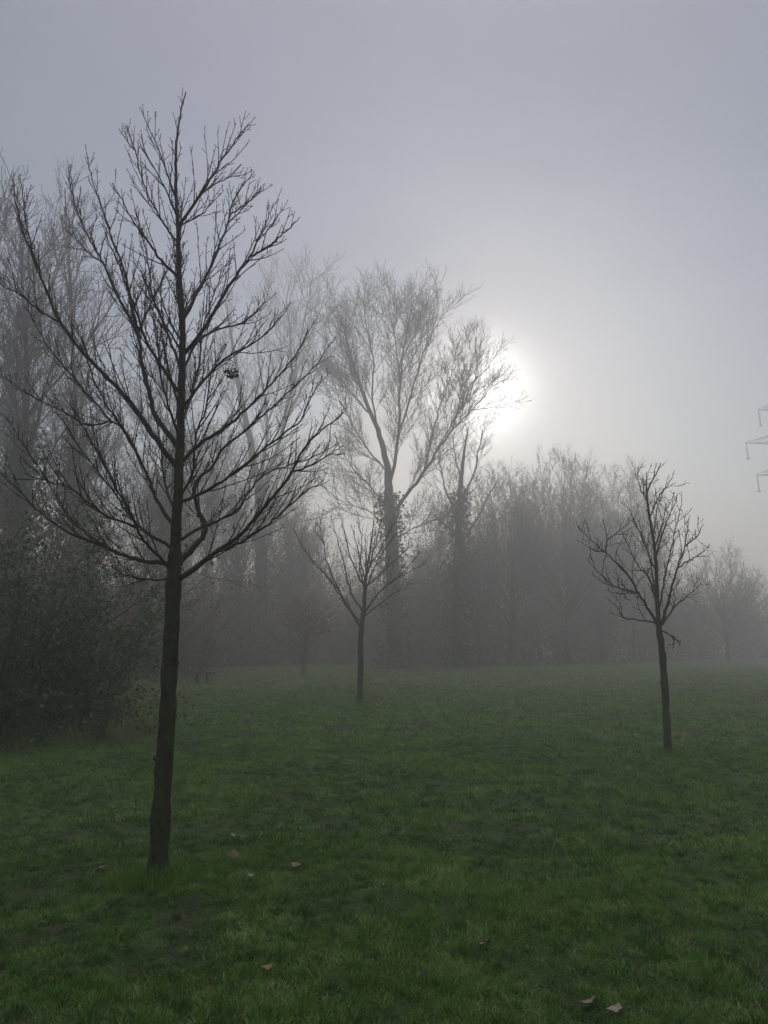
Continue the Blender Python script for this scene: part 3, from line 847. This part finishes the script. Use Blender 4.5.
# near leafy bushes
GB = "leafy bushes beside the near tree"
lvB = [dict(gap=.16, len=.85, taper=.4, rel=.6, ang=(25, 65), up=.1, r=.010, r1=.003, seg=5, wander=.25, trop=-.01, n=3, cstart=.1),
       dict(gap=.14, len=.34, taper=.3, rel=.8, ang=(25, 70), up=.0, r=.006, r1=.0028, seg=3, wander=.3, trop=-.02, n=3)]
shrub("leafy_bush", (X(78, 14.2), 14.4), 2.75, 1.5, 65, "dark green leafy bush behind the near tree's trunk", M_bush, 26, 13000, .08, GB, .004, "bush", lv=lvB)
shrub("leafy_bush", (X(8, 13.4), 13.6), 3.3, 1.5, 66, "taller dark leafy bush at the picture's left edge", M_bush, 26, 13500, .08, GB, .004, "bush", lv=lvB)
shrub("leafy_bush", (X(-70, 12.6), 12.8), 3.0, 1.5, 67, "leafy bush mostly outside the picture's left edge", M_bush, 20, 6000, .085, GB, .004, "bush", lv=lvB)

# dry tall grass and weeds at the foot of the bushes
def dry_mat():
    return leafmat("dry_stalk", [(0, (.12, .14, .05)), (.3, (.22, .21, .10)), (.55, (.08, .15, .03)), (1, (.05, .12, .02))], trans=.2)
r = random.Random(8); mb = MB()
for k in range(5500):
    px = r.uniform(-90, 150); f = max(0, px) / 150
    if math.sin(px * .21) + math.sin(px * .093 + 1) + r.gauss(0, .8) < -.5: continue
    back = abs(r.gauss(0, 1)); d = 13.6 + f * .9 - back * .8 + .3 * math.sin(px * .13)
    x = X(px, d); p = Vector((x, d, gz(x, d) - .01))
    h = r.uniform(.12, .75) * (1.1 - .4 * f) / (1 + .7 * back)
    dr = Vector((r.gauss(0, .3), r.gauss(-.1, .3), 1))
    ln = path(p, dr, h, 3, .15, -.10, r); mb.tube(ln, [.005, .0045, .0035, .001], 3)
tag(link("dry_grass", mb.mesh("dry_grass", dry_mat())), "pale dry tall grass at the foot of the leafy bushes", "grass", kind="stuff")

# small brown-leaved tree
def brown_tree():
    rng = random.Random(91); d = 41.0
    b = Vector((X(305, d), d, 0))
    root = thing("autumn_tree", b, "small tree still holding rusty brown leaves, left of the upswept young tree", "tree")
    mt, mc, ml = MB(), MB(), MB(); ends = []
    tl = path(b - UP * .1, Vector((.02, 0, 1)), 3.6, 12, .05, .03, rng); rr = radii(len(tl), .15, .03); rr[0] = .2
    mt.tube(tl, rr, 9)
    lv = levels_far(.3, 1.0, .008, (30, 60), .02)
    for k in range(10):
        f = .42 + .055 * k; i = min(int(f * 12), 11)
        az = k * 2.4; an = math.radians(rng.uniform(35, 70))
        ln = path(tl[i], Vector((math.cos(az) * math.sin(an), math.sin(az) * math.sin(an), math.cos(an))), 1.5 * (1.3 - .6 * f), 7, .15, .0, rng)
        r = radii(len(ln), .04, .01); mt.tube(ln, r, 5); sprout(mc, ln, r, lv[:2], rng, .15, ends)
    for _ in range(1500):
        e, dd, m_ = rng.choice(ends)
        ml.leaf(e.lerp(m_, rng.random()) + rdir(rng) * .1, rdir(rng) - UP * .6, rdir(rng), rng.uniform(.07, .13), rng.uniform(.05, .09))
    link("trunk", mt.mesh("trunk", M_bark_old, origin=b), root)
    link("branches", mc.mesh("branches", M_twig_far, origin=b), root)
    link("foliage", ml.mesh("foliage", M_brownleaf, False, origin=b), root)
brown_tree()

# wooden bench -------------------------------------------------------------
def wood_mat():
    return bark("weathered_wood", (.018, .015, .012), (.045, .038, .032), scale=14, bump=.4)
Mw = wood_mat()
d = 33.0; b = Vector((X(206, d), d, gz(X(206, d), d)))
bench = thing("park_bench", b, "dark wooden bench by the shrubs on the left of the field", "bench")
bench.rotation_euler = (0, 0, math.radians(18))
mb = MB()
for k in range(3): mb.box((0, -.14 + k * .14, .44), 1.0, .125, .07)
link("seat", mb.mesh("seat", Mw, False), bench)
for sx in (-.2, .22):
    mb = MB(); mb.box((sx, -.13, .20), .11, .11, .405); mb.box((sx, .13, .20), .11, .11, .405); mb.box((sx, 0, .36), .09, .15, .085)
    link("leg", mb.mesh("leg", Mw, False), bench)

# pylon --------------------------------------------------------------------
def steel():
    m, nt, nd, ln, b = mat("galvanised_steel")
    n = nd.new("ShaderNodeTexNoise"); n.inputs["Scale"].default_value = 3
    r = ramp(nd, [(.3, (.13, .135, .14)), (.7, (.2, .205, .21))]); ln.new(n.outputs[0], r.inputs[0]); ln.new(r.outputs[0], b.inputs["Base Color"])
    b.inputs["Metallic"].default_value = .6; b.inputs["Roughness"].default_value = .6
    return m
Ms = steel()
m_ins, nt, nd, ln, bs = mat("insulator_glass"); bs.inputs["Base Color"].default_value = (.06, .05, .045, 1); bs.inputs["Roughness"].default_value = .3
DP = 118.0
pc = Vector((P(793, 440, DP).x, DP, 0))
pyl = thing("electricity_pylon", pc, "lattice electricity pylon whose cross-arms show at the right edge", "pylon")
mb = MB()
zt = topH(386, DP)
arms = [(topH(410, DP), pc.x - P(758.5, 410, DP).x), (topH(443, DP), pc.x - P(746, 443, DP).x), (topH(475, DP), pc.x - P(757, 475, DP).x)]
def half(z): return 2.6 * (1 - z / zt) ** .9 * .9 + .38
zs = [0.0]
while zs[-1] < zt - 1.2: zs.append(zs[-1] + max(1.5, half(zs[-1]) * 1.5))
zs[-1] = zt
cor = lambda z: [Vector((sx * half(z), sy * half(z), z)) for sx, sy in ((-1, -1), (1, -1), (1, 1), (-1, 1))]
for i in range(len(zs) - 1):
    A, B = cor(zs[i]), cor(zs[i + 1])
    for k in range(4):
        mb.tube([A[k], B[k]], [.10, .10], 4)
        mb.tube([A[k], B[(k + 1) % 4]], [.05, .05], 4); mb.tube([A[(k + 1) % 4], B[k]], [.05, .05], 4)
        mb.tube([B[k], B[(k + 1) % 4]], [.05, .05], 4)
link("tower", mb.mesh("tower", Ms, False), pyl)
for z, L in arms:
    for s in (-1, 1):
        mb = MB(); tip = Vector((s * L, 0, z)); h = half(z)
        for sy in (-1, 1):
            a0 = Vector((s * h, sy * h, z)); a1 = Vector((s * h, sy * h, z + 1.9))
            mb.tube([a0, tip], [.10, .08], 4); mb.tube([a1, tip + UP * .12], [.08, .06], 4)
            for f in (.25, .5, .75):
                mb.tube([a0.lerp(tip, f), a1.lerp(tip + UP * .12, f)], [.04, .04], 4)
                mb.tube([a0.lerp(tip, f), a1.lerp(tip + UP * .12, f - .25)], [.04, .04], 4)
        for f in (.0, .33, .66):
            mb.tube([Vector((s * h, -h, z)).lerp(tip, f), Vector((s * h, h, z)).lerp(tip, f + .2)], [.04, .04], 4)
        arm = link("cross_arm", mb.mesh("cross_arm", Ms, False), pyl)
        mi = MB(); sw = .10
        pts, rr = [], []
        for k in range(33):
            pts.append(tip + Vector((.15 * k / 32, 0, -.05 - 2.5 * k / 32))); rr.append(.07 if k % 2 else .15)
        mi.tube(pts, rr, 8)
        mi.box(tip + Vector((.15, 0, -2.6)), .36, .6, .14)
        link("insulator_string", mi.mesh("insulator_string", m_ins, False), arm)

# fallen leaves --------------------------------------------------------------
def fallen(px, py, size, m, label, seed, cat="leaf"):
    r = random.Random(seed)
    # where the ray meets the ground
    a, b_ = (px - CX) / FOC, -(py - CY) / FOC
    dy = math.cos(PITCH) - b_ * math.sin(PITCH); dz = math.sin(PITCH) + b_ * math.cos(PITCH)
    k = -(CAMZ - .036) / dz
    x, y = a * k, dy * k
    z = gz(x, y) + .036
    out, n = [], 22
    for i in range(n):
        t = 2 * math.pi * i / n
        rad = size * .8 * (.5 + .07 * math.cos(5 * t) + .05 * math.cos(2 * t) + .05 * math.cos(3 * t + 1)) * r.uniform(.88, 1.1)
        out.append((math.cos(t) * rad, math.sin(t) * rad * .8))
    mb = MB(); cu = r.uniform(.8, 1.6) / size; cv = r.uniform(-1.2, .6) / size
    Z = lambda u, v: cu * u * u * .45 + cv * v * v * .4 + .08 * u
    for th in (0, .0012):
        base = len(mb.v)
        mb.v.append((0, 0, Z(0, 0) - th))
        for f in (.5, 1.0):
            for u, v in out: mb.v.append((u * f, v * f, Z(u * f, v * f) - th))
        for i in range(n):
            j = (i + 1) % n
            mb.f.append((base, base + 1 + i, base + 1 + j)); mb.f.append((base + 1 + i, base + 1 + n + i, base + 1 + n + j, base + 1 + j))
    mb.tube([Vector((-size * .5, 0, Z(-size * .5, 0))), Vector((-size * .75, .006, Z(-size * .5, 0) + .004)), Vector((-size * .95, .012, Z(-size * .5, 0) - .004))], [.0012, .001, .001], 4)
    o = link("fallen_leaf", mb.mesh("fallen_leaf", m), None, (x, y, z))
    o.rotation_euler = (r.uniform(-.35, .35), r.uniform(-.35, .35), r.random() * 6.28)
    tag(o, label, cat, "fallen leaves lying on the grass")
fallen(587, 1000, .085, M_deadleaf, "curled brown leaf at the bottom of the picture, left one of the close pair", 1)
fallen(615, 1007, .075, M_paleleaf, "flat greyish leaf at the bottom of the picture, right one of the close pair", 2)
fallen(486, 947, .075, M_deadleaf, "dull brown leaf alone on the grass, above and left of the close pair", 3)
fallen(120, 878, .10, M_paleleaf, "pale grey-brown leaf beside the near trunk's base, on its left", 4)
fallen(104, 868, .08, M_deadleaf, "brown leaf left of the near trunk's base, beyond the pale grey-brown one", 5)
fallen(251, 886, .06, M_paleleaf, "small whitish leaf lying alone right of the near trunk", 6)
fallen(234, 858, .11, M_redleaf, "reddish leaf standing in the grass right of the near trunk", 7)
fallen(296, 871, .09, M_deadleaf, "dark brown leaf in the grass right of the small whitish leaf", 8)
fallen(232, 838, .08, M_paleleaf, "greyish leaf in the rough grass beyond the reddish leaf", 9)
fallen(240, 841, .07, M_paleleaf, "second greyish leaf beyond the reddish one, touching its neighbour's right", 10)
fallen(353, 774, .12, M_paleleaf, "lone pale leaf far out on the grass below the upswept young tree", 11)
fallen(268, 975, .055, M_deadleaf, "brown leaf half sunk in the grass at the bottom left of the close pair", 12)

# ------------------------------------------------------------------ fog
fog = MB(); fog.box((0, 135, 18), 600, 420, 38.0)     # z from -1 to 37
mf = bpy.data.materials.new("fog"); mf.use_nodes = True
nt = mf.node_tree; nt.nodes.remove(nt.nodes["Principled BSDF"])
pv = nt.nodes.new("ShaderNodeVolumePrincipled")
pv.inputs["Color"].default_value = (.998, .99, .994, 1)
pv.inputs["Density"].default_value = .0084
pv.inputs["Anisotropy"].default_value = .70
nt.links.new(pv.outputs[0], nt.nodes["Material Output"].inputs["Volume"])
me = fog.mesh("haze", mf, False)
hz = link("haze", me); tag(hz, "pale morning fog filling the whole field", "fog", kind="stuff")

# ------------------------------------------------------------------ light, sky, camera
w = bpy.data.worlds.new("World"); S.world = w; w.use_nodes = True
nt = w.node_tree; bg = nt.nodes["Background"]
sk = nt.nodes.new("ShaderNodeTexSky"); sk.sky_type = 'NISHITA'; sk.sun_disc = False
sk.sun_elevation = SUN_EL; sk.sun_rotation = SUN_AZ
sk.air_density = 1.3; sk.dust_density = .4; sk.ozone_density = 2.5
# soft glow round the sun's direction, painted into the sky to imitate fog scatter
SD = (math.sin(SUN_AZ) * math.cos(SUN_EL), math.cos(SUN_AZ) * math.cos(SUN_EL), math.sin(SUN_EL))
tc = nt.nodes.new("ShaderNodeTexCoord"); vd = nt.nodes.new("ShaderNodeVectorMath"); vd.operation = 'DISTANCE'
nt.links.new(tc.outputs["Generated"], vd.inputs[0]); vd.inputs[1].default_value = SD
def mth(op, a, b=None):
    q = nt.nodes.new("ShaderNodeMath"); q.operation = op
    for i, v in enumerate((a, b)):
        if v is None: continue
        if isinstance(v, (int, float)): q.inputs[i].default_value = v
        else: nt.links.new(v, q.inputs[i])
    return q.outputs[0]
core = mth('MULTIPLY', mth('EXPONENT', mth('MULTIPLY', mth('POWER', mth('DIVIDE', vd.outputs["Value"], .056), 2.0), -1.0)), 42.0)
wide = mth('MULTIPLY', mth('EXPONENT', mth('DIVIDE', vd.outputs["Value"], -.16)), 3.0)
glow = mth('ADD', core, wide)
cb = nt.nodes.new("ShaderNodeCombineColor")
# plus the cloud sheet's grey, and unseen overhead brightness added to light the grass
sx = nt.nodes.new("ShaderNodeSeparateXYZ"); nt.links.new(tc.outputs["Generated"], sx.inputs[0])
zen_fill = mth('MULTIPLY', mth('POWER', mth('MAXIMUM', sx.outputs[2], 0.0), 14.0), 112.0)
glow = mth('ADD', glow, zen_fill)
cn = nt.nodes.new("ShaderNodeTexNoise"); cn.inputs["Scale"].default_value = 2.2; cn.inputs["Detail"].default_value = 5; cn.inputs["Roughness"].default_value = .55
cm = nt.nodes.new("ShaderNodeMapping"); cm.inputs["Scale"].default_value = (1, 1, 2.4)
nt.links.new(tc.outputs["Generated"], cm.inputs[0]); nt.links.new(cm.outputs[0], cn.inputs[0])
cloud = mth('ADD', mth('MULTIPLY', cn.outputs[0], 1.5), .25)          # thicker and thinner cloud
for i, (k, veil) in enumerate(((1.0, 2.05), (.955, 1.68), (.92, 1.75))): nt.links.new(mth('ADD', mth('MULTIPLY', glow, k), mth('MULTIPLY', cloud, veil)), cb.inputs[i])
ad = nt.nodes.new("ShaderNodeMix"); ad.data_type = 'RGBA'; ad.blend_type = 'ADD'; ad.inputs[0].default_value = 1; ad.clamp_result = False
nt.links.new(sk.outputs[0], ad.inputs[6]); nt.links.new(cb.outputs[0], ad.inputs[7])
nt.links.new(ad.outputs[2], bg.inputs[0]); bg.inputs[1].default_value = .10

sl = bpy.data.lights.new("sun", 'SUN'); sl.energy = .65; sl.angle = math.radians(10); sl.color = (1, .95, .86)
so = bpy.data.objects.new("sun", sl); COL.objects.link(so)
sd = Vector((math.sin(SUN_AZ) * math.cos(SUN_EL), math.cos(SUN_AZ) * math.cos(SUN_EL), math.sin(SUN_EL)))
so.rotation_euler = sd.to_track_quat('Z', 'Y').to_euler(); so.location = sd * 100

cd = bpy.data.cameras.new("camera"); cd.sensor_fit = 'VERTICAL'; cd.sensor_height = 36; cd.sensor_width = 27
cd.lens = FOC / 1024 * 36; cd.clip_start = .05; cd.clip_end = 2000
co = bpy.data.objects.new("camera", cd); COL.objects.link(co)
co.location = (0, 0, CAMZ); co.rotation_euler = (math.pi / 2 + PITCH, 0, 0)
S.camera = co

S.view_settings.view_transform = 'Standard'; S.view_settings.look = 'None'
S.view_settings.exposure = -0.92; S.view_settings.gamma = 1.0
S.render.engine = 'CYCLES'
cy = S.cycles
cy.max_bounces = 7; cy.diffuse_bounces = 2; cy.glossy_bounces = 2; cy.transmission_bounces = 3
cy.volume_bounces = 4; cy.transparent_max_bounces = 16
cy.use_denoising = True
